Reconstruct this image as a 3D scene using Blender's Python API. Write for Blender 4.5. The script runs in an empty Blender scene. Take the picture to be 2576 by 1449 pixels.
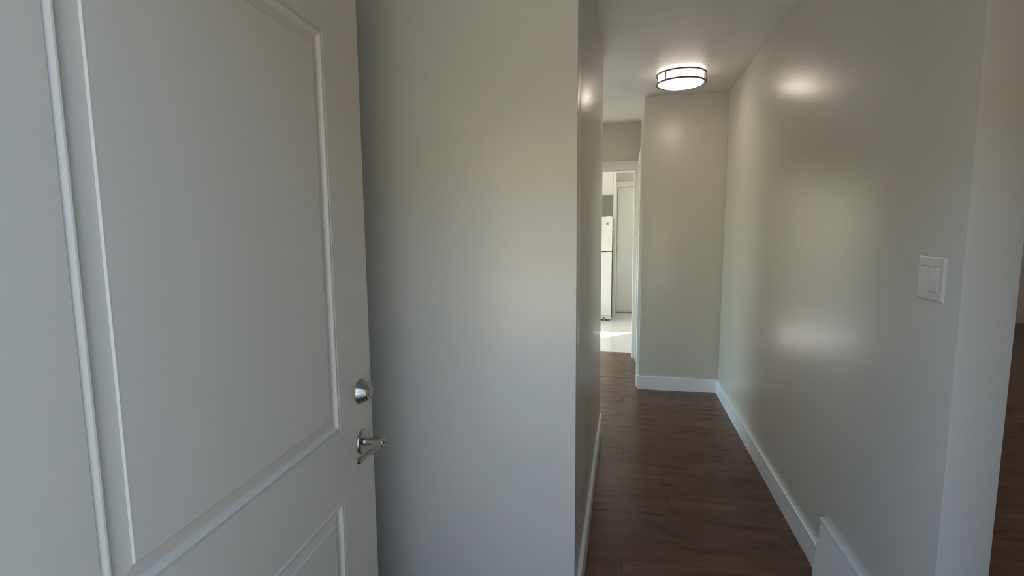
import bpy, bmesh, math, random
from mathutils import Vector, Matrix
random.seed(7)
SC = bpy.context.scene
COL = SC.collection

# ------------------------------------------------------------------ camera
CAM_H, PITCH, YAW, ROLL, F_PX = 1.3719, -6.4936, 12.4365, -0.4424, 1285.0
a, t, r = (math.radians(v) for v in (YAW, PITCH, ROLL))
fw = Vector((-math.sin(a) * math.cos(t), math.cos(a) * math.cos(t), math.sin(t)))
rt = Vector((math.cos(a), math.sin(a), 0))
up = rt.cross(fw)
rt2 = rt * math.cos(r) + up * math.sin(r)
up2 = -rt * math.sin(r) + up * math.cos(r)
cd = bpy.data.cameras.new('camera')
cd.sensor_width = 36.0
cd.lens = 36.0 * F_PX / 2576.0
cd.clip_start = 0.02
cam = bpy.data.objects.new('camera', cd)
COL.objects.link(cam)
M = Matrix((rt2, up2, -fw)).transposed().to_4x4()
M.translation = Vector((0, 0, CAM_H))
cam.matrix_world = M
SC.camera = cam

# ------------------------------------------------------------------ sky, sun, exposure
SKY_STRENGTH, SUN_STRENGTH, EXPOSURE = 1.75, 56.0, -0.09
SUN_EL, SUN_TRAVEL = math.radians(25.4), Vector((-0.67, -0.74, 0)).normalized()
w = bpy.data.worlds.new('sky')
SC.world = w
w.use_nodes = True
nt = w.node_tree
nt.nodes.clear()
wo = nt.nodes.new('ShaderNodeOutputWorld')
bg = nt.nodes.new('ShaderNodeBackground')
sky = nt.nodes.new('ShaderNodeTexSky')
sky.sky_type = 'NISHITA'
sky.sun_disc = False
sky.sun_elevation = SUN_EL
sky.sun_rotation = math.atan2(-SUN_TRAVEL.x, -SUN_TRAVEL.y)
hsv = nt.nodes.new('ShaderNodeHueSaturation')
hsv.inputs['Saturation'].default_value = 1.22
nt.links.new(sky.outputs[0], hsv.inputs['Color'])
nt.links.new(hsv.outputs[0], bg.inputs[0])
bg.inputs[1].default_value = SKY_STRENGTH
nt.links.new(bg.outputs[0], wo.inputs[0])

sd = bpy.data.lights.new('sun', 'SUN')
sd.energy = SUN_STRENGTH
sd.angle = math.radians(0.53)
sd.color = (1.0, 0.97, 0.93)
sun = bpy.data.objects.new('sun', sd)
COL.objects.link(sun)
trav = SUN_TRAVEL * math.cos(SUN_EL) + Vector((0, 0, -math.sin(SUN_EL)))
sun.rotation_euler = trav.to_track_quat('-Z', 'Y').to_euler()

def portal(name, loc, normal, sx, sy):
    ld = bpy.data.lights.new(name, 'AREA')
    ld.shape = 'RECTANGLE'
    ld.size, ld.size_y = sx, sy
    ld.cycles.is_portal = True
    o = bpy.data.objects.new(name, ld)
    o.location = loc
    o.rotation_euler = Vector(normal).to_track_quat('-Z', 'Y').to_euler()
    COL.objects.link(o)

vs = SC.view_settings
SC.display_settings.display_device = 'sRGB'
vs.view_transform = 'Standard'
vs.look = 'None'
vs.gamma = 1.0
vs.use_curve_mapping = False
vs.exposure = EXPOSURE
SC.cycles.use_denoising = True
SC.cycles.max_bounces = 14
SC.cycles.diffuse_bounces = 10
SC.cycles.glossy_bounces = 6
SC.cycles.sample_clamp_indirect = 8.0

# ------------------------------------------------------------------ measures (metres)
H = 2.44
XL, XR, XS, XC = -0.1485, 0.7804, 0.8950, 0.1386      # hall left wall, right wall, its far side, closet corner
Y0, Y1, YR0, YE, YF = 1.634, 3.427, 1.400, 4.430, 5.500
YFB, YTILE, YB = 5.62, 5.735, 8.50                     # kitchen wall back, tile edge, kitchen back wall
XW, XE = -5.4, 6.0                                     # outer walls
YFRONT = 0.25                                          # inner face of the front wall
BB, BT = 0.1133, 0.014                                 # baseboard height, thickness

# ------------------------------------------------------------------ materials
def mat(name, col, rough=0.5, spec=0.5, metal=0.0, emit=None, estr=0.0, bump=0.0, bscale=300.0, coat=0.0):
    m = bpy.data.materials.new(name)
    m.use_nodes = True
    n = m.node_tree
    b = n.nodes['Principled BSDF']
    b.inputs['Base Color'].default_value = (*col, 1)
    b.inputs['Roughness'].default_value = rough
    b.inputs['Specular IOR Level'].default_value = spec
    b.inputs['Metallic'].default_value = metal
    b.inputs['Coat Weight'].default_value = coat
    if emit:
        b.inputs['Emission Color'].default_value = (*emit, 1)
        b.inputs['Emission Strength'].default_value = estr
    if bump:
        tc = n.nodes.new('ShaderNodeTexCoord')
        nz = n.nodes.new('ShaderNodeTexNoise')
        nz.inputs['Scale'].default_value = bscale
        nz.inputs['Detail'].default_value = 3
        bp = n.nodes.new('ShaderNodeBump')
        bp.inputs['Strength'].default_value = bump
        bp.inputs['Distance'].default_value = 0.001
        n.links.new(tc.outputs['Object'], nz.inputs['Vector'])
        n.links.new(nz.outputs['Fac'], bp.inputs['Height'])
        n.links.new(bp.outputs[0], b.inputs['Normal'])
    return m

PAINT = mat('wall_paint', (0.655, 0.622, 0.56), 0.285, 0.70, bump=0.12, bscale=160)
ALCOVE_SHADE = mat('alcove_shade_paint', (0.40, 0.415, 0.37), 0.4, 0.5, bump=0.12, bscale=160)  # grey green, darkened to carry the shade of the refrigerator recess
CEIL = mat('ceiling_paint', (0.76, 0.75, 0.71), 0.40, 0.5, bump=0.12, bscale=160)
TRIM = mat('trim_paint', (0.86, 0.85, 0.83), 0.30, 0.5)
DOORP = mat('door_paint', (0.69, 0.615, 0.53), 0.38, 0.5, bump=0.05, bscale=400)
NICKEL = mat('satin_nickel', (0.47, 0.42, 0.37), 0.24, 0.5, 1.0)
DARK = mat('dark_recess', (0.02, 0.02, 0.02), 0.6)
BRONZE = mat('lamp_ring_metal', (0.20, 0.15, 0.13), 0.35, 0.5, 0.9)
PLASTIC = mat('white_plastic', (0.64, 0.60, 0.555), 0.20, 0.5)
WHITE = mat('appliance_white', (0.86, 0.88, 0.88), 0.25, 0.5)
CABW = mat('cabinet_white', (0.85, 0.85, 0.82), 0.35, 0.5)
BADGE = mat('grey_badge', (0.35, 0.36, 0.36), 0.3, 0.5, 0.6)
GAP_SHADE = mat('appliance_gap_shade', (0.03, 0.03, 0.035), 0.4)  # near-black stands for the shaded gaps of a white refrigerator
GROUT = mat('grout', (0.52, 0.51, 0.48), 0.8)
TILE = mat('glossy_tile', (0.84, 0.85, 0.83), 0.10, 0.5)
GASKET = mat('gasket_grey', (0.25, 0.26, 0.26), 0.5)
BLOCKER = mat('dark_blocker', (0.065, 0.06, 0.035), 0.9)  # dark tone of the added block that hides the low sky
BOUNCE = mat('tan_bounce', (0.62, 0.53, 0.40), 0.8, bump=0.3, bscale=40)  # warm tan chosen to bounce light onto the front door
EXT = mat('stucco', (0.55, 0.52, 0.47), 0.9, bump=0.4, bscale=60)
GLOW = mat('lamp_diffuser', (0.9, 0.88, 0.85), 0.4, emit=(1.0, 0.86, 0.74), estr=8.6)
GLOWS = mat('lamp_diffuser_side', (0.9, 0.88, 0.85), 0.4, emit=(1.0, 0.87, 0.78), estr=2.9)

def glass_mat():
    m = bpy.data.materials.new('window_glass')
    m.use_nodes = True
    n = m.node_tree
    n.nodes.clear()
    o = n.nodes.new('ShaderNodeOutputMaterial')
    mx = n.nodes.new('ShaderNodeMixShader')
    tr = n.nodes.new('ShaderNodeBsdfTransparent')
    gl = n.nodes.new('ShaderNodeBsdfGlossy')
    gl.inputs['Roughness'].default_value = 0.02
    mx.inputs[0].default_value = 0.06
    n.links.new(tr.outputs[0], mx.inputs[1])
    n.links.new(gl.outputs[0], mx.inputs[2])
    n.links.new(mx.outputs[0], o.inputs[0])
    return m
GLASS = glass_mat()

def wood_mat(name='plank_wood'):
    m = bpy.data.materials.new(name)
    m.use_nodes = True
    n = m.node_tree
    b = n.nodes['Principled BSDF']
    tc = n.nodes.new('ShaderNodeTexCoord')
    oi = n.nodes.new('ShaderNodeObjectInfo')
    ad = n.nodes.new('ShaderNodeVectorMath'); ad.operation = 'ADD'
    sc_ = n.nodes.new('ShaderNodeVectorMath'); sc_.operation = 'SCALE'
    sc_.inputs['Scale'].default_value = 37.0
    cb = n.nodes.new('ShaderNodeCombineXYZ')
    for k in range(3):
        n.links.new(oi.outputs['Random'], cb.inputs[k])
    n.links.new(cb.outputs[0], sc_.inputs[0])
    n.links.new(tc.outputs['Object'], ad.inputs[0])
    n.links.new(sc_.outputs[0], ad.inputs[1])
    mp = n.nodes.new('ShaderNodeMapping')
    mp.inputs['Scale'].default_value = (1.5, 10.0, 1.0)
    n.links.new(ad.outputs[0], mp.inputs[0])
    big = n.nodes.new('ShaderNodeTexNoise')
    big.inputs['Scale'].default_value = 1.0
    big.inputs['Detail'].default_value = 5
    big.inputs['Distortion'].default_value = 0.4
    n.links.new(mp.outputs[0], big.inputs['Vector'])
    mp2 = n.nodes.new('ShaderNodeMapping')
    mp2.inputs['Scale'].default_value = (4.0, 90.0, 1.0)
    n.links.new(ad.outputs[0], mp2.inputs[0])
    fine = n.nodes.new('ShaderNodeTexNoise')
    fine.inputs['Scale'].default_value = 1.0
    fine.inputs['Detail'].default_value = 4
    n.links.new(mp2.outputs[0], fine.inputs['Vector'])
    mp3 = n.nodes.new('ShaderNodeMapping')
    mp3.inputs['Scale'].default_value = (3.2, 9.0, 1.0)
    n.links.new(ad.outputs[0], mp3.inputs[0])
    knot = n.nodes.new('ShaderNodeTexNoise')
    knot.inputs['Scale'].default_value = 1.3
    knot.inputs['Detail'].default_value = 2
    n.links.new(mp3.outputs[0], knot.inputs['Vector'])
    cr = n.nodes.new('ShaderNodeValToRGB')
    cr.color_ramp.elements[0].position = 0.20
    cr.color_ramp.elements[0].color = (0.082, 0.034, 0.020, 1)
    cr.color_ramp.elements[1].position = 0.82
    cr.color_ramp.elements[1].color = (0.19, 0.084, 0.049, 1)
    n.links.new(big.outputs['Fac'], cr.inputs[0])
    mr = n.nodes.new('ShaderNodeMapRange')
    mr.inputs[1].default_value, mr.inputs[2].default_value = 0.30, 0.70
    mr.inputs[3].default_value, mr.inputs[4].default_value = 0.86, 1.12
    n.links.new(fine.outputs['Fac'], mr.inputs[0])
    kr = n.nodes.new('ShaderNodeMapRange')
    kr.inputs[1].default_value, kr.inputs[2].default_value = 0.56, 0.76
    kr.inputs[3].default_value, kr.inputs[4].default_value = 1.0, 0.45
    n.links.new(knot.outputs['Fac'], kr.inputs[0])
    rr = n.nodes.new('ShaderNodeMapRange')
    rr.inputs[3].default_value, rr.inputs[4].default_value = 0.93, 1.07
    n.links.new(oi.outputs['Random'], rr.inputs[0])
    m1 = n.nodes.new('ShaderNodeMath'); m1.operation = 'MULTIPLY'
    m2 = n.nodes.new('ShaderNodeMath'); m2.operation = 'MULTIPLY'
    n.links.new(mr.outputs[0], m1.inputs[0]); n.links.new(kr.outputs[0], m1.inputs[1])
    n.links.new(m1.outputs[0], m2.inputs[0]); n.links.new(rr.outputs[0], m2.inputs[1])
    mu = n.nodes.new('ShaderNodeVectorMath'); mu.operation = 'SCALE'
    n.links.new(cr.outputs[0], mu.inputs[0]); n.links.new(m2.outputs[0], mu.inputs['Scale'])
    n.links.new(mu.outputs[0], b.inputs['Base Color'])
    b.inputs['Roughness'].default_value = 0.27
    b.inputs['Specular IOR Level'].default_value = 0.33
    bp = n.nodes.new('ShaderNodeBump')
    bp.inputs['Strength'].default_value = 0.02
    bp.inputs['Distance'].default_value = 0.001
    n.links.new(fine.outputs['Fac'], bp.inputs['Height'])
    n.links.new(bp.outputs[0], b.inputs['Normal'])
    return m
WOOD = wood_mat()

def ground_mat(name, c0, c1):
    m = mat(name, c0, 0.95)
    n = m.node_tree
    b = n.nodes['Principled BSDF']
    tc = n.nodes.new('ShaderNodeTexCoord')
    nz = n.nodes.new('ShaderNodeTexNoise')
    nz.inputs['Scale'].default_value = 1.2
    nz.inputs['Detail'].default_value = 6
    cr = n.nodes.new('ShaderNodeValToRGB')
    cr.color_ramp.elements[0].color = (*c0, 1)
    cr.color_ramp.elements[1].color = (*c1, 1)
    n.links.new(tc.outputs['Object'], nz.inputs['Vector'])
    n.links.new(nz.outputs['Fac'], cr.inputs[0])
    n.links.new(cr.outputs[0], b.inputs['Base Color'])
    return m
GROUND = ground_mat('dry_ground', (0.47, 0.395, 0.25), (0.57, 0.475, 0.31))
LAWN = ground_mat('lawn_grass', (0.21, 0.22, 0.14), (0.34, 0.35, 0.25))

# ------------------------------------------------------------------ mesh helpers
def add_box(bm, lo, hi, bev=0.0, seg=2):
    x0, y0, z0 = lo
    x1, y1, z1 = hi
    vs_ = [bm.verts.new(c) for c in ((x0, y0, z0), (x1, y0, z0), (x1, y1, z0), (x0, y1, z0),
                                     (x0, y0, z1), (x1, y0, z1), (x1, y1, z1), (x0, y1, z1))]
    fs = [bm.faces.new([vs_[i] for i in q]) for q in
          ((3, 2, 1, 0), (4, 5, 6, 7), (0, 1, 5, 4), (1, 2, 6, 5), (2, 3, 7, 6), (3, 0, 4, 7))]
    if bev:
        es = list({e for f in fs for e in f.edges})
        bmesh.ops.bevel(bm, geom=es, offset=bev, segments=seg, affect='EDGES', profile=0.6)

def add_lathe(bm, prof, n=48, mtx=None, cap0=True, cap1=True):
    """profile of (radius, height) turned about Z, then moved by mtx"""
    rings = []
    for rad, z in prof:
        ring = []
        for k in range(n):
            an = 2 * math.pi * k / n
            p = Vector((rad * math.cos(an), rad * math.sin(an), z))
            ring.append(bm.verts.new(mtx @ p if mtx else p))
        rings.append(ring)
    for i in range(len(rings) - 1):
        for k in range(n):
            k2 = (k + 1) % n
            bm.faces.new((rings[i][k], rings[i][k2], rings[i + 1][k2], rings[i + 1][k]))
    if cap0: bm.faces.new(list(reversed(rings[0])))
    if cap1: bm.faces.new(rings[-1])

def add_torus(bm, R, rz, rr, z, n=64, k=10, mtx=None):
    rings = []
    for i in range(n):
        an = 2 * math.pi * i / n
        ring = []
        for j in range(k):
            b_ = 2 * math.pi * j / k
            p = Vector(((R + rr * math.cos(b_)) * math.cos(an), (R + rr * math.cos(b_)) * math.sin(an), z + rz * math.sin(b_)))
            ring.append(bm.verts.new(mtx @ p if mtx else p))
        rings.append(ring)
    for i in range(n):
        for j in range(k):
            bm.faces.new((rings[i][j], rings[(i + 1) % n][j], rings[(i + 1) % n][(j + 1) % k], rings[i][(j + 1) % k]))

def add_extrude(bm, poly, axis, v0, v1):
    """closed 2-D polygon swept along an axis; poly gives the two other coordinates in xyz order"""
    def P(q, v):
        return ((v, q[0], q[1]), (q[0], v, q[1]), (q[0], q[1], v))[axis]
    A = [bm.verts.new(P(q, v0)) for q in poly]
    B = [bm.verts.new(P(q, v1)) for q in poly]
    n = len(poly)
    for i in range(n):
        bm.faces.new((A[i], A[(i + 1) % n], B[(i + 1) % n], B[i]))
    bm.faces.new(list(reversed(A)))
    bm.faces.new(B)

def obj(name, bm, m, parent=None, smooth=False, origin=None):
    bmesh.ops.recalc_face_normals(bm, faces=bm.faces[:])
    if origin is not None:
        bmesh.ops.translate(bm, verts=bm.verts[:], vec=-Vector(origin))
    me = bpy.data.meshes.new(name)
    bm.to_mesh(me)
    bm.free()
    me.materials.append(m)
    if smooth:
        me.polygons.foreach_set('use_smooth', [True] * len(me.polygons))
        me.set_sharp_from_angle(angle=math.radians(35))
    o = bpy.data.objects.new(name, me)
    COL.objects.link(o)
    if origin is not None:
        o.location = origin
    if parent:
        o.parent = parent
        o.matrix_parent_inverse = Matrix.Identity(4)
        if origin is not None:
            o.location = Vector(origin)
    return o

def boxes(name, bl, m, parent=None, bev=0.0, smooth=None, origin=None):
    bm = bmesh.new()
    for lo, hi in bl:
        add_box(bm, lo, hi, bev)
    return obj(name, bm, m, parent, smooth=bool(bev) if smooth is None else smooth, origin=origin)

def struct(o, label=None):
    o['kind'] = 'structure'
    if label: o['label'] = label
    return o

def empty(name, loc=(0, 0, 0), rz=0.0):
    o = bpy.data.objects.new(name, None)
    o.location = loc
    o.rotation_euler.z = rz
    o.empty_display_size = 0.1
    COL.objects.link(o)
    return o

def tag(o, label, cat, group=None):
    o['label'] = label
    o['category'] = cat
    if group: o['group'] = group
    return o

# ------------------------------------------------------------------ room shell
# ground outside: dry yard in front, lawn at the side and back
struct(boxes('ground', [((-40, -40, -0.30), (40, 0.0, -0.18)), ((XE + 0.2, 0.0, -0.30), (40, 40, -0.18))], GROUND), 'dry yard in front of the house')
struct(boxes('lawn', [((-40, 0.0, -0.30), (XE + 0.2, 40, -0.19))], LAWN), 'green lawn beside and behind the house')
struct(boxes('skyline_blocker', [((-22, -22, -0.18), (22, -14, 6.8))], BLOCKER), 'unseen dark block across the street, added to cut low sky light')  # out of view, put in to block sky light near the horizon
struct(boxes('doorstep', [((-1.3, -1.4, -0.18), (1.3, YFRONT - 0.121, -0.03))], EXT, bev=0.01), 'concrete doorstep at the front door')

struct(boxes('porch_light_baffle', [((0.95, -1.7, -0.18), (1.10, YFRONT - 0.121, H))], BOUNCE), 'unseen wall beside the entrance, added to shade the door and bounce warm light')  # out of view, added to even out the light on the door

# ceiling
struct(boxes('ceiling', [((XW - 0.3, 0.0, H), (XE + 0.3, YB + 0.3, H + 0.14))], CEIL), 'painted hall ceiling')

# hall left wall and the wall that faces the front door
struct(boxes('wall_left', [((XL - 0.115, Y0 + 0.115, 0), (XL, Y1, H))], PAINT, bev=0.003), 'glossy painted wall along the left of the hallway')
struct(boxes('wall_entry', [((-1.10, Y0, 0), (XL, Y0 + 0.115, H))], PAINT, bev=0.003), 'plain painted wall behind the open white door')
# hall right wall with its free end
struct(boxes('wall_right', [((XR, YR0, 0), (XS, YF, H))], PAINT, bev=0.004), 'glossy painted wall along the right of the hallway')
# wall closing the hall and the closet side wall with its door opening
struct(boxes('wall_end', [((XC, YE, 0), (XR, YE + 0.115, H))], PAINT, bev=0.003), 'short painted wall closing the hallway')
SD0, SD1, SDH = 4.60, 5.32, 2.00
struct(boxes('wall_side', [((XC, YE + 0.115, 0), (XC + 0.115, SD0, H)), ((XC, SD1, 0), (XC + 0.115, YF, H)),
                           ((XC, SD0, SDH), (XC + 0.115, SD1, H))], PAINT), 'side wall of the passage to the kitchen')
# wall with the opening to the kitchen
OX0, OX1, OH = -1.45, 0.086, 1.962
struct(boxes('wall_kitchen', [((XW, YF, 0), (OX0 - 0.02, YFB, H)), ((OX1 + 0.018, YF, 0), (2.10, YFB, H)),
                              ((OX0 - 0.02, YF, OH + 0.018), (OX1 + 0.018, YFB, H))], PAINT), 'wall with the kitchen doorway')
# vestibule side wall behind the door, front wall, outer walls
struct(boxes('wall_vestibule', [((-1.20, YFRONT, 0), (-1.10, Y0 + 0.115, H))], PAINT), 'wall behind the open front door')
DX0, DX1, DH = -0.70, 0.36, 2.06
FW = YFRONT - 0.12
struct(boxes('wall_front', [((XW, FW, -0.18), (DX0, YFRONT, H)), ((DX1, FW, -0.18), (XE, YFRONT, H)),
                            ((DX0, FW, DH), (DX1, YFRONT, H)), ((DX0, FW, -0.18), (DX1, YFRONT, 0))], PAINT), 'front wall of the house with the entrance')
LWY0, LWY1, LWZ0, LWZ1 = 1.0, 5.25, 0.06, 2.16
struct(boxes('wall_outer_left', [((XW - 0.15, FW, -0.18), (XW, LWY0, H)), ((XW - 0.15, LWY1, -0.18), (XW, 6.0, H)), ((XW - 0.15, 8.2, -0.18), (XW, YB, H)), ((XW - 0.15, 6.0, -0.18), (XW, 8.2, 0.9)), ((XW - 0.15, 6.0, 2.12), (XW, 8.2, H)),
                                 ((XW - 0.15, LWY0, -0.18), (XW, LWY1, LWZ0)), ((XW - 0.15, LWY0, LWZ1), (XW, LWY1, H))], PAINT), 'outer wall of the room left of the hallway')
EWY0, EWY1, EWZ0, EWZ1 = 5.6, 6.8, 0.9, 2.05
struct(boxes('wall_outer_right', [((XE, FW, -0.18), (XE + 0.15, EWY0, H)), ((XE, EWY1, -0.18), (XE + 0.15, YB, H)),
                                  ((XE, EWY0, -0.18), (XE + 0.15, EWY1, EWZ0)), ((XE, EWY0, EWZ1), (XE + 0.15, EWY1, H))], PAINT), 'outer wall of the room right of the hallway')
KWX0, KWX1, KWZ0, KWZ1 = 0.58, 1.745, 1.02, 2.24
KDX0, KDX1, KDH = -0.125, 0.485, 2.04
PDX0, PDX1, PDZ0, PDZ1 = -5.2, -2.9, 0.05, 2.14
struct(boxes('wall_back', [((XW, YB, -0.18), (PDX0, YB + 0.15, H)), ((PDX1, YB, -0.18), (KDX0 - 0.015, YB + 0.15, H)),
                           ((PDX0, YB, PDZ1), (PDX1, YB + 0.15, H)), ((PDX0, YB, -0.18), (PDX1, YB + 0.15, PDZ0)), ((KDX1 + 0.015, YB, -0.18), (KWX0, YB + 0.15, H)),
                           ((KDX0 - 0.015, YB, KDH + 0.015), (KDX1 + 0.015, YB + 0.15, H)), ((KDX0 - 0.015, YB, -0.18), (KDX1 + 0.015, YB + 0.15, 0)),
                           ((KWX0, YB, -0.18), (KWX1, YB + 0.15, KWZ0)), ((KWX0, YB, KWZ1), (KWX1, YB + 0.15, H)),
                           ((KWX1, YB, -0.18), (XE, YB + 0.15, H))], PAINT), 'back wall of the kitchen')
struct(boxes('wall_kitchen_right', [((2.0, YFB, 0), (2.10, YB, H))], PAINT), 'right wall of the kitchen')

struct(boxes('alcove_shade_panel', [((-0.98, YB - 0.012, 0), (-0.183, YB, 1.898))], ALCOVE_SHADE), 'grey green panel behind the refrigerator, recess shade put into its colour')  # thin added panel, its darker colour replaces the recess shadow
# ------------------------------------------------------------------ floors
floor = struct(boxes('floor', [((XW, YFRONT, -0.03), (XE, YTILE, -0.009)), ((2.1, YTILE, -0.03), (XE, YB, -0.001))], WOOD), 'dark brown wood plank floor')
PW, PL, GAP = 0.1845, 1.22, 0.0004
cache = {}
def plank_mesh(L):
    k = round(L, 3)
    if k not in cache:
        bm = bmesh.new()
        x0, x1, y0, y1, z0, z1, c = -L / 2 + GAP, L / 2 - GAP, -PW / 2 + GAP, PW / 2 - GAP, -0.009, 0.0, 0.0005
        lo = [bm.verts.new(p) for p in ((x0, y0, z0), (x1, y0, z0), (x1, y1, z0), (x0, y1, z0))]
        mi = [bm.verts.new(p) for p in ((x0, y0, z1 - c), (x1, y0, z1 - c), (x1, y1, z1 - c), (x0, y1, z1 - c))]
        hi = [bm.verts.new(p) for p in ((x0 + c, y0 + c, z1), (x1 - c, y0 + c, z1), (x1 - c, y1 - c, z1), (x0 + c, y1 - c, z1))]
        for A, B in ((lo, mi), (mi, hi)):
            for i in range(4):
                bm.faces.new((A[i], A[(i + 1) % 4], B[(i + 1) % 4], B[i]))
        bm.faces.new(hi)
        me = bpy.data.meshes.new('plank')
        bm.to_mesh(me); bm.free()
        me.materials.append(WOOD)
        cache[k] = me
    return cache[k]
rows = int(math.ceil((YTILE - YFRONT) / PW))
offs = [0.0, 0.46, 0.92, 0.23, 0.69, 1.10]
for i in range(rows):
    yc = YTILE - PW / 2 - i * PW
    x = XW - offs[(i * 5) % 6]
    while x < XE - 0.02:
        xa, xb = max(x, XW), min(x + PL, XE)
        if xb - xa > 0.05:
            o = bpy.data.objects.new('plank', plank_mesh(xb - xa))
            o.location = ((xa + xb) / 2, yc, random.uniform(-0.0002, 0.0))
            COL.objects.link(o)
            o.parent = floor
        x += PL

fk = struct(boxes('floor_kitchen', [((XW, YTILE, -0.03), (2.1, YB, -0.002))], GROUT), 'glossy white tile floor of the kitchen')
TS = 0.60
tme = {}
def tile_mesh(wx, wy):
    k = (round(wx, 3), round(wy, 3))
    if k not in tme:
        bm = bmesh.new()
        add_box(bm, (-wx / 2, -wy / 2, -0.004), (wx / 2, wy / 2, 0.0), 0.0012, 1)
        me = bpy.data.meshes.new('tile'); bm.to_mesh(me); bm.free()
        me.materials.append(TILE)
        tme[k] = me
    return tme[k]
xg = -0.135 - 9 * TS
while xg < 2.1:
    y = YTILE
    while y < YB - 0.01:
        xa, xb, ya, yb = max(xg, XW), min(xg + TS, 2.1), y, min(y + TS, YB)
        if xb - xa > 0.03:
            o = bpy.data.objects.new('tile', tile_mesh(xb - xa - 0.003, yb - ya - 0.003))
            o.location = ((xa + xb) / 2, (ya + yb) / 2, 0.0)
            COL.objects.link(o); o.parent = fk
        y += TS
    xg += TS

# ------------------------------------------------------------------ baseboards
def bb_poly(x_wall, x_out, h=BB):
    c = 0.003 if x_out > x_wall else -0.003
    return [(x_wall, 0.0), (x_out, 0.0), (x_out, h - 0.004), (x_out - c, h), (x_wall, h)]
REG0, REG1 = 1.60, 2.094      # wall register along the right wall
def baseboard(name, segs, label):
    """segs: (axis, wall, out, from, to)"""
    bm = bmesh.new()
    for ax, wl, ou, f0, f1 in segs:
        add_extrude(bm, bb_poly(wl, ou), ax, f0, f1)
    return struct(obj(name, bm, TRIM), label)
baseboard('baseboard_left', [(1, XL, XL + BT, Y0, Y1 + BT), (0, Y1, Y1 + BT, XL - 0.115, XL), ], 'white baseboard along the left wall')
baseboard('baseboard_right', [(1, XR, XR - BT, REG1 + 0.006, YE)], 'long white baseboard along the right wall')
baseboard('baseboard_right_near', [(1, XR, XR - BT, YR0 - BT, REG0 - 0.004), (0, YR0, YR0 - BT, XR, XS + BT), (1, XS, XS + BT, YR0, YF)], 'white baseboard round the near end of the right wall')
baseboard('baseboard_end', [(0, YE, YE - BT, XC - BT, XR - BT), (1, XC, XC - BT, YE, YE + 0.035)], 'short white baseboard below the end wall')

# ------------------------------------------------------------------ door casings
def casing(name, bl, label):
    return struct(boxes(name, bl, TRIM, bev=0.003), label)
CT = 0.016
casing('trim_1', [((OX1 + 0.005, YF - CT, 0), (XC - 0.0005, YF, OH + 0.021)), ((OX0 - 0.075, YF - CT, 0), (OX0 - 0.005, YF, OH + 0.021)),
                  ((OX0 - 0.075, YF - CT - 0.002, OH + 0.021), (XC - 0.0005, YF, 2.065))], 'white casing around the kitchen doorway')
casing('trim_2', [((OX1, YF - 0.002, 0), (OX1 + 0.018, YFB + 0.002, OH)), ((OX0 - 0.02, YF - 0.002, 0), (OX0, YFB + 0.002, OH)),
                  ((OX0 - 0.02, YF - 0.002, OH), (OX1 + 0.018, YFB + 0.002, OH + 0.018))], 'white jamb lining the kitchen doorway')
casing('trim_3', [((XC - 0.022, YE + 0.045, 0), (XC, SD0, SDH + 0.005)), ((XC - 0.018, SD1, 0), (XC, SD1 + 0.065, SDH + 0.005)),
                  ((XC - 0.020, YE + 0.045, SDH + 0.005), (XC, SD1 + 0.065, SDH + 0.07))], 'white casing of the closet door beside the end wall')

casing('trim_5', [((DX0, FW - 0.002, 0), (DX0 + 0.03, YFRONT + 0.002, DH - 0.0)), ((DX1 - 0.03, FW - 0.002, 0), (DX1, YFRONT + 0.002, DH)),
                  ((DX0 + 0.03, FW - 0.002, DH - 0.012), (DX1 - 0.03, YFRONT + 0.002, DH))], 'white jamb of the entrance')

# closet door in the side wall
d3 = struct(empty('door_3', (XC + 0.03, SD0 + 0.004, 0)), 'white closet door in the side passage wall')
boxes('door_leaf', [((0, 0, 0.012), (0.035, SD1 - SD0 - 0.008, SDH - 0.004))], DOORP, d3, bev=0.002)

# kitchen back door
d2 = struct(empty('door_2', (KDX0, YB + 0.012, 0)), 'flush white door at the back of the kitchen')
boxes('door_leaf', [((0.004, 0, 0.012), (KDX1 - KDX0 - 0.004, 0.04, KDH - 0.004))], CABW, d2, bev=0.002)
for zz in (1.86, 1.06, 0.30):
    bm = bmesh.new()
    add_lathe(bm, [(0.0075, -0.048), (0.0075, 0.048)], 12, Matrix.Translation((0.001, -0.006, zz)))
    add_lathe(bm, [(0.004, 0.048), (0.006, 0.052), (0.002, 0.058)], 12, Matrix.Translation((0.001, -0.006, zz)))
    obj('hinge', bm, GASKET, d2, smooth=True)
boxes('threshold', [((0, -0.05, 0.0), (KDX1 - KDX0, 0.10, 0.010))], GASKET, d2, bev=0.002)
boxes('door_stop', [((-0.010, 0.030, 0), (0.0035, 0.06, KDH)), ((0, 0.030, KDH - 0.004), (KDX1 - KDX0, 0.06, KDH + 0.01)), ((KDX1 - KDX0 - 0.004, 0.03, 0), (KDX1 - KDX0 + 0.01, 0.06, KDH))], GASKET, d2)
casing('trim_4', [((-0.139, YB - CT, 0), (KDX0 - 0.003, YB, KDH + 0.003)), ((KDX1 + 0.003, YB - CT, 0), (KDX1 + 0.07, YB, KDH + 0.003)),
                  ((-0.139, YB - CT - 0.002, KDH + 0.003), (KDX1 + 0.07, YB, KDH + 0.088))], 'white casing around the kitchen back door')

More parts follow.
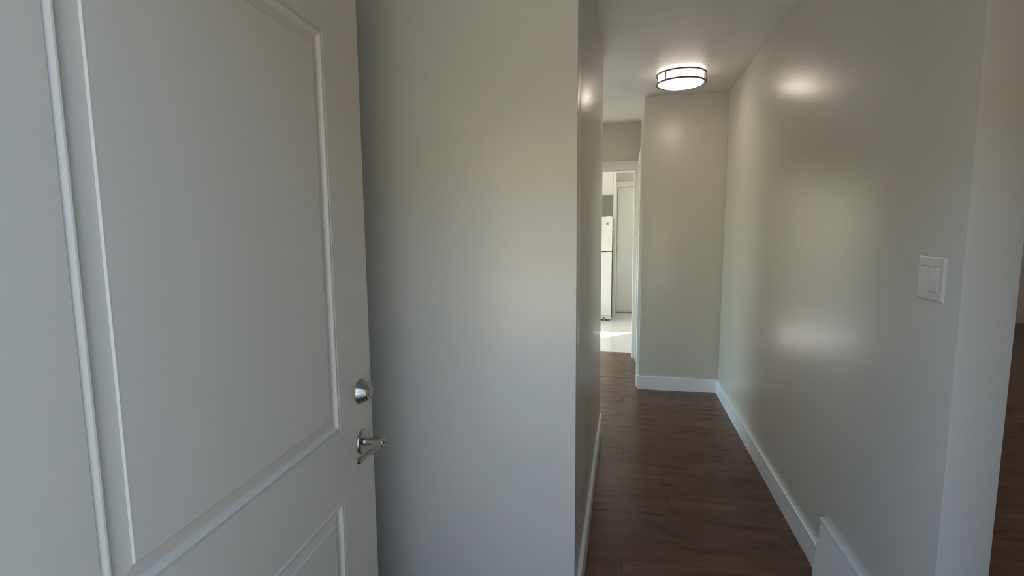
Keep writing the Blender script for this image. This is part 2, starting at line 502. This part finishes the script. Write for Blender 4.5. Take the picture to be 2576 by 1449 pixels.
# ------------------------------------------------------------------ windows
def window(name, ax, w0, w1, u0, u1, z0, z1, label, sashes=2):
    """window filling an opening in a wall between w0 and w1 on axis ax; u is the other horizontal axis"""
    root = struct(empty(name), label)
    def B(ua, ub, wa, wb, za, zb):
        return ((wa, ua, za), (wb, ub, zb)) if ax == 0 else ((ua, wa, za), (ub, wb, zb))
    m = (w0 + w1) / 2
    f = 0.045
    boxes('window_frame', [B(u0, u0 + f, m - .04, m + .04, z0, z1), B(u1 - f, u1, m - .04, m + .04, z0, z1),
                           B(u0 + f, u1 - f, m - .04, m + .04, z0, z0 + f), B(u0 + f, u1 - f, m - .04, m + .04, z1 - f, z1)], TRIM, root, bev=0.002)
    c = (u0 + u1) / 2
    for ua, ub in (((u0 + f, c), (c, u1 - f)) if sashes == 2 else ((u0 + f, u1 - f),)):
        s = 0.03
        boxes('sash', [B(ua, ua + s, m - .015, m + .015, z0 + f, z1 - f), B(ub - s, ub, m - .015, m + .015, z0 + f, z1 - f),
                       B(ua + s, ub - s, m - .015, m + .015, z0 + f, z0 + f + s), B(ua + s, ub - s, m - .015, m + .015, z1 - f - s, z1 - f)], TRIM, root)
        boxes('pane', [B(ua + s, ub - s, m - .003, m + .003, z0 + f + s, z1 - f - s)], GLASS, root)
    return root
window('window_1', 1, YB, YB + 0.15, KWX0, KWX1, KWZ0, KWZ1, 'kitchen window over the counter side', 1)
window('window_2', 0, XW - 0.15, XW, LWY0, LWY1, LWZ0, LWZ1, 'window of the room left of the hallway')
window('window_3', 0, XE, XE + 0.15, EWY0, EWY1, EWZ0, EWZ1, 'side window of the room on the right')
window('window_4', 1, YB, YB + 0.15, PDX0, PDX1, PDZ0, PDZ1, 'unseen sliding glass patio door added to brighten the kitchen')  # out of view, put in to let more light into the kitchen
window('window_5', 0, XW - 0.15, XW, 6.0, 8.2, 0.9, 2.12, 'unseen left side window added to brighten the kitchen')  # extra opening out of view, added for more kitchen light
portal('portal_kitchen_side', (XW - 0.16, 7.1, 1.51), (1, 0, 0), 2.2, 1.22)
portal('portal_patio', ((PDX0 + PDX1) / 2, YB + 0.16, (PDZ0 + PDZ1) / 2), (0, -1, 0), PDX1 - PDX0, PDZ1 - PDZ0)
portal('portal_entrance', ((DX0 + DX1) / 2, FW - 0.01, DH / 2), (0, 1, 0), DX1 - DX0, DH)
portal('portal_kitchen', ((KWX0 + KWX1) / 2, YB + 0.16, (KWZ0 + KWZ1) / 2), (0, -1, 0), KWX1 - KWX0, KWZ1 - KWZ0)
portal('portal_left', (XW - 0.16, (LWY0 + LWY1) / 2, (LWZ0 + LWZ1) / 2), (1, 0, 0), LWY1 - LWY0, LWZ1 - LWZ0)
portal('portal_right', (XE + 0.16, (EWY0 + EWY1) / 2, (EWZ0 + EWZ1) / 2), (-1, 0, 0), EWY1 - EWY0, EWZ1 - EWZ0)

# ------------------------------------------------------------------ front door, standing open
PHI = math.radians(3.766)
XD, YD, DW = -0.6974, 1.2907, 0.998
hinge = Vector((XD + DW * math.sin(PHI), YD - DW * math.cos(PHI), 0))
d1 = struct(empty('door_1', hinge, PHI), 'open white front door with two raised panels and nickel hardware')
def S(s): return DW - s
pa, pb = S(0.8151), S(0.1835)          # panel sides
U0, U1, L0, L1 = 0.874, 1.8301, 0.24, 0.6996
DTH, DTOP = 0.045, 2.04
boxes('door_leaf', [((-DTH, 0, 0.012), (0, pa, DTOP)), ((-DTH, pb, 0.012), (0, DW, DTOP)),
                    ((-DTH, pa, 0.012), (0, pb, L0)), ((-DTH, pa, L1), (0, pb, U0)), ((-DTH, pa, U1), (0, pb, DTOP))], DOORP, d1)
PROF = [(0.0, 0.0), (0.0012, -0.0030), (0.0026, -0.0034), (0.0060, -0.0006), (0.0095, 0.0014), (0.0120, 0.0018), (0.0145, 0.0006),
        (0.0180, -0.0040), (0.0210, -0.0066), (0.0225, -0.0070), (0.0472, -0.0030), (0.0488, 0.0), (0.0496, 0.0002), (0.0510, 0.0)]
def raised_panel(z0, z1):
    bm = bmesh.new()
    rings = []
    for d, o_ in PROF:
        rings.append([bm.verts.new(p) for p in ((o_, pa + d, z0 + d), (o_, pb - d, z0 + d), (o_, pb - d, z1 - d), (o_, pa + d, z1 - d))])
    for A, B in zip(rings, rings[1:]):
        for i in range(4):
            bm.faces.new((A[i], A[(i + 1) % 4], B[(i + 1) % 4], B[i]))
    bm.faces.new(rings[-1])
    back = [bm.verts.new(p) for p in ((-DTH + .004, pa, z0), (-DTH + .004, pb, z0), (-DTH + .004, pb, z1), (-DTH + .004, pa, z1))]
    bm.faces.new(list(reversed(back)))
    for i in range(4):
        bm.faces.new((rings[0][i], back[i], back[(i + 1) % 4], rings[0][(i + 1) % 4]))
    return obj('raised_panel', bm, DOORP, d1)
raised_panel(U0, U1)
raised_panel(L0, L1)
AX = Matrix.Rotation(math.pi / 2, 4, 'Y')           # turn Z to the door's outward normal
ZB, SB = 0.9405, 0.0698
mt = Matrix.Translation((0, S(SB), ZB)) @ AX
bm = bmesh.new()
add_lathe(bm, [(0.0330, 0.0), (0.0332, 0.002), (0.0322, 0.0045), (0.0215, 0.0270), (0.0200, 0.0288), (0.0150, 0.0292), (0.0146, 0.0282), (0.0135, 0.0282)], 64, mt)
db = obj('deadbolt', bm, NICKEL, d1, smooth=True)
db['label'] = 'tapered satin nickel deadbolt collar'
bm = bmesh.new()
add_lathe(bm, [(0.0132, 0.0270), (0.0132, 0.0292), (0.0122, 0.0300)], 32, mt)
obj('key_cylinder', bm, NICKEL, db, smooth=True)
boxes('key_slot', [((0.0285, S(SB) - 0.0009, ZB - 0.007), (0.0303, S(SB) + 0.0009, ZB + 0.004))], DARK, db)
# lever
ZV = ZB - 0.14
mt = Matrix.Translation((0, S(SB), ZV)) @ AX
bm = bmesh.new()
add_lathe(bm, [(0.0335, 0.0), (0.0338, 0.0025), (0.0325, 0.0058), (0.0300, 0.0075), (0.0150, 0.0095)], 64, mt)
lv = obj('lever_handle', bm, NICKEL, d1, smooth=True)
lv['label'] = 'satin nickel lever handle with round rose'
bm = bmesh.new()
add_lathe(bm, [(0.0135, 0.008), (0.0118, 0.013), (0.0115, 0.030), (0.0118, 0.0305), (0.0138, 0.031), (0.0140, 0.052), (0.0138, 0.058), (0.0115, 0.062)], 40, mt)
obj('lever_neck', bm, NICKEL, lv, smooth=True)
bm = bmesh.new()
secs = []
NS = 22
for i in range(NS + 1):
    u = i / NS
    yy = S(SB) + 0.012 - u * 0.125
    oo = 0.0555 - 0.010 * math.sin(u * math.pi * 0.5) ** 2 - 0.006 * u * u
    zz = ZV - 0.006 * u * u
    hw = (0.0140 * (1 - 0.30 * u)) * min(1.0, math.sqrt(max(0.02, 1 - max(0, (u - 0.90) / 0.105) ** 2))) * min(1.0, 0.55 + u * 5)
    th = 0.0062 * (1 - 0.25 * u) * (0.4 if i in (0, NS) else 1)
    ring = []
    for k in range(14):
        an = 2 * math.pi * k / 14
        ring.append(bm.verts.new((oo + th * math.sin(an), yy, zz + hw * math.cos(an))))
    secs.append(ring)
for A, B in zip(secs, secs[1:]):
    for k in range(14):
        bm.faces.new((A[k], A[(k + 1) % 14], B[(k + 1) % 14], B[k]))
bm.faces.new(secs[0]); bm.faces.new(list(reversed(secs[-1])))
obj('lever', bm, NICKEL, lv, smooth=True)
bm = bmesh.new()
add_lathe(bm, [(0.0042, 0.0600), (0.0042, 0.0626)], 20, Matrix.Translation((0, S(SB) + 0.001, ZV)) @ AX)
obj('key_slot', bm, DARK, lv, smooth=True)
boxes('latch_plate', [((-0.036, DW, ZV - 0.029), (-0.011, DW + 0.0012, ZV + 0.029))], NICKEL, d1)
boxes('bolt_plate', [((-0.036, DW, ZB - 0.029), (-0.011, DW + 0.0012, ZB + 0.029))], NICKEL, d1)
for zz in (0.25, 1.05, 1.80):
    bm = bmesh.new()
    add_lathe(bm, [(0.007, -0.05), (0.007, 0.05)], 14, Matrix.Translation((-DTH - 0.004, -0.004, zz)))
    obj('hinge', bm, NICKEL, d1, smooth=True)

# ------------------------------------------------------------------ ceiling light
LX, LY = 0.356, 3.790
cl = tag(empty('ceiling_light', (LX, LY, H)), 'round flush ceiling light with two dark metal rings, lit white', 'ceiling light')
bm = bmesh.new()
add_lathe(bm, [(0.125, -0.0005), (0.125, -0.012), (0.10, -0.016)], 64)
obj('mounting_plate', bm, TRIM, cl, smooth=True)
bm = bmesh.new()
add_lathe(bm, [(0.112, -0.0155), (0.1460, -0.0185), (0.1480, -0.0230), (0.1480, -0.080), (0.1450, -0.0885), (0.1350, -0.0930), (0.10, -0.0965), (0.05, -0.0985), (0.004, -0.099)], 72)
df = obj('diffuser', bm, GLOW, cl, smooth=True)
df.data.materials.append(GLOWS)
for p_ in df.data.polygons:
    if p_.center.z > -0.0885:
        p_.material_index = 1          # the drum's side glows weaker than its lens
for zz in (-0.026, -0.084):
    bm = bmesh.new()
    add_torus(bm, 0.1585, 0.0055, 0.0085, zz, 96, 12)
    obj('ring', bm, BRONZE, cl, smooth=True)
for k in range(3):
    an = math.radians(228 + 120 * k)
    px, py = 0.1625 * math.cos(an), 0.1625 * math.sin(an)
    bm = bmesh.new()
    add_lathe(bm, [(0.0038, -0.022), (0.0038, -0.086), (0.0052, -0.087), (0.0052, -0.093), (0.002, -0.095)], 12, Matrix.Translation((px, py, 0)))
    obj('post', bm, BRONZE, cl, smooth=True)

# ------------------------------------------------------------------ light switch, two gangs
SY, SZ = 1.520, 1.238
sw = tag(empty('light_switch', (XR, SY, SZ)), 'white two-gang rocker switch plate on the right wall', 'light switch')
bm = bmesh.new()
hw, hh, dp = 0.0575, 0.0570, 0.0065
def rr(x, a_, b_): return [bm.verts.new(p) for p in ((x, -a_, -b_), (x, a_, -b_), (x, a_, b_), (x, -a_, b_))]
R_ = [rr(-0.0003, hw, hh), rr(-0.0030, hw, hh), rr(-dp, hw - 0.004, hh - 0.004)]
for A, B in zip(R_, R_[1:]):
    for i in range(4): bm.faces.new((A[i], A[(i + 1) % 4], B[(i + 1) % 4], B[i]))
bm.faces.new(R_[-1]); bm.faces.new(list(reversed(R_[0])))
obj('cover_plate', bm, PLASTIC, sw)
for yc, tilt in ((0.023, 1), (-0.023, -1)):
    boxes('rocker_frame', [((-dp - 0.0012, yc - 0.0170, -0.0337), (-dp + 0.001, yc + 0.0170, 0.0337))], PLASTIC, sw, bev=0.0004)
    bm = bmesh.new()
    t0, t1 = (0.0012, 0.0052) if tilt > 0 else (0.0052, 0.0012)
    poly = [(-dp - 0.0010, -0.0315), (-dp - 0.0012 - t1, -0.0315), (-dp - 0.0022, 0.0), (-dp - 0.0012 - t0, 0.0315), (-dp - 0.0010, 0.0315)]
    add_extrude(bm, poly, 1, yc - 0.0150, yc + 0.0150)
    obj('rocker', bm, PLASTIC, sw)
    boxes('rocker_gap_shade', [((-dp - 0.0022, yc - 0.0152, 0.0316 if tilt > 0 else -0.0328), (-dp - 0.0008, yc + 0.0152, 0.0328 if tilt > 0 else -0.0316))], GASKET, sw)  # thin grey strip painted for the shadow in the rocker gap

# ------------------------------------------------------------------ wall register
rg = tag(empty('wall_register', (XR, (REG0 + REG1) / 2, 0)), 'white metal heating register at the foot of the right wall', 'register')
RL = REG1 - REG0
bm = bmesh.new()
add_extrude(bm, [(0, 0.004), (-0.034, 0.004), (-0.034, 0.022), (-0.012, 0.226), (-0.010, 0.236), (0, 0.240)], 1, -RL / 2, RL / 2)
obj('register_body', bm, TRIM, rg)
boxes('top_lip', [((-0.019, -RL / 2 - 0.003, 0.238), (0, RL / 2 + 0.003, 0.247))], TRIM, rg, bev=0.002)
for k in range(9):
    yy = -RL / 2 + 0.035 + k * 0.022
    bm = bmesh.new()
    add_extrude(bm, [(-0.0345 + 0.0010, 0.035), (-0.0362, 0.035), (-0.0362 + 0.0022 * 4.5, 0.128), (-0.0335 + 0.0022 * 4.5, 0.128)], 1, yy, yy + 0.006)
    obj('louver', bm, TRIM, rg)

# ------------------------------------------------------------------ kitchen
FX0, FX1, FY = -0.93, -0.183, 7.69
fr = tag(empty('refrigerator', ((FX0 + FX1) / 2, FY, 0)), 'white top-freezer refrigerator seen through the kitchen doorway', 'refrigerator')
fwid = (FX1 - FX0) / 2
boxes('cabinet_body', [((-fwid + 0.004, 0.068, 0.02), (fwid - 0.004, 0.70, 1.545))], GAP_SHADE, fr, bev=0.006)  # body coloured dark in place of the shadow beside it
fz = boxes('freezer_door', [((-fwid, 0, 1.047), (fwid, 0.058, 1.555))], WHITE, fr, bev=0.010)
fd = boxes('refrigerator_door', [((-fwid, 0, 0.085), (fwid, 0.058, 1.035))], WHITE, fr, bev=0.010)
boxes('gasket', [((-fwid + 0.012, 0.058, 0.09), (fwid - 0.012, 0.068, 1.55))], GASKET, fr)
boxes('kick_plate', [((-fwid + 0.01, 0.030, 0.022), (fwid - 0.006, 0.068, 0.080))], WHITE, fr, bev=0.003)
boxes('hinge_cover', [((fwid - 0.075, 0.004, 1.5545), (fwid - 0.012, 0.075, 1.568))], WHITE, fr, bev=0.003)
boxes('badge', [((fwid - 0.085, -0.002, 1.432), (fwid - 0.055, 0.0005, 1.470))], BADGE, fz, bev=0.0008)
boxes('handle_recess', [((-fwid + 0.02, -0.0015, 1.0355), (fwid - 0.080, 0.02, 1.0465))], GAP_SHADE, fr)
for xx in (-fwid + 0.06, fwid - 0.10):
    bm = bmesh.new()
    add_lathe(bm, [(0.022, -0.012), (0.026, -0.008), (0.026, 0.008), (0.022, 0.012)], 24, Matrix.Translation((xx, 0.028, 0.027)) @ Matrix.Rotation(math.pi / 2, 4, 'X'))
    obj('roller_wheel', bm, GASKET, fr, smooth=True)

CY = 8.13
cb = tag(empty('wall_cabinet', (-0.60, YB, 1.90)), 'white wall cabinet above the refrigerator', 'cabinet')
boxes('cabinet_box', [((-0.42, CY + 0.02 - YB, 0), (0.417, 0, 0.47))], CABW, cb, bev=0.001)
for x0, x1 in ((-0.418, -0.002), (0.002, 0.4155)):
    y0 = CY - YB
    dd = boxes('cabinet_door', [((x0, y0 + 0.006, 0.004), (x1, y0 + 0.02, 0.466)), ((x0, y0, 0.004), (x0 + 0.07, y0 + 0.0065, 0.466)), ((x1 - 0.07, y0, 0.004), (x1, y0 + 0.0065, 0.466)),
                          ((x0 + 0.07, y0, 0.004), (x1 - 0.07, y0 + 0.0065, 0.078)), ((x0 + 0.07, y0, 0.396), (x1 - 0.07, y0 + 0.0065, 0.466))], CABW, cb)
    bm = bmesh.new()
    kx = x1 - 0.03 if x0 < 0 and x1 < 0.01 else x0 + 0.03
    add_lathe(bm, [(0.006, 0), (0.006, 0.012), (0.013, 0.018), (0.012, 0.026)], 20, Matrix.Translation((kx, y0, 0.05)) @ Matrix.Rotation(math.pi / 2, 4, 'X'))
    obj('knob', bm, NICKEL, dd, smooth=True)
tp = boxes('tall_side_panel', [((-0.182, CY, 0.0), (-0.1405, YB - 0.0005, 2.37))], CABW, bev=0.0015, origin=(-0.161, CY, 0.0))
tag(tp, 'tall white cabinet side panel between refrigerator and back door', 'panel')
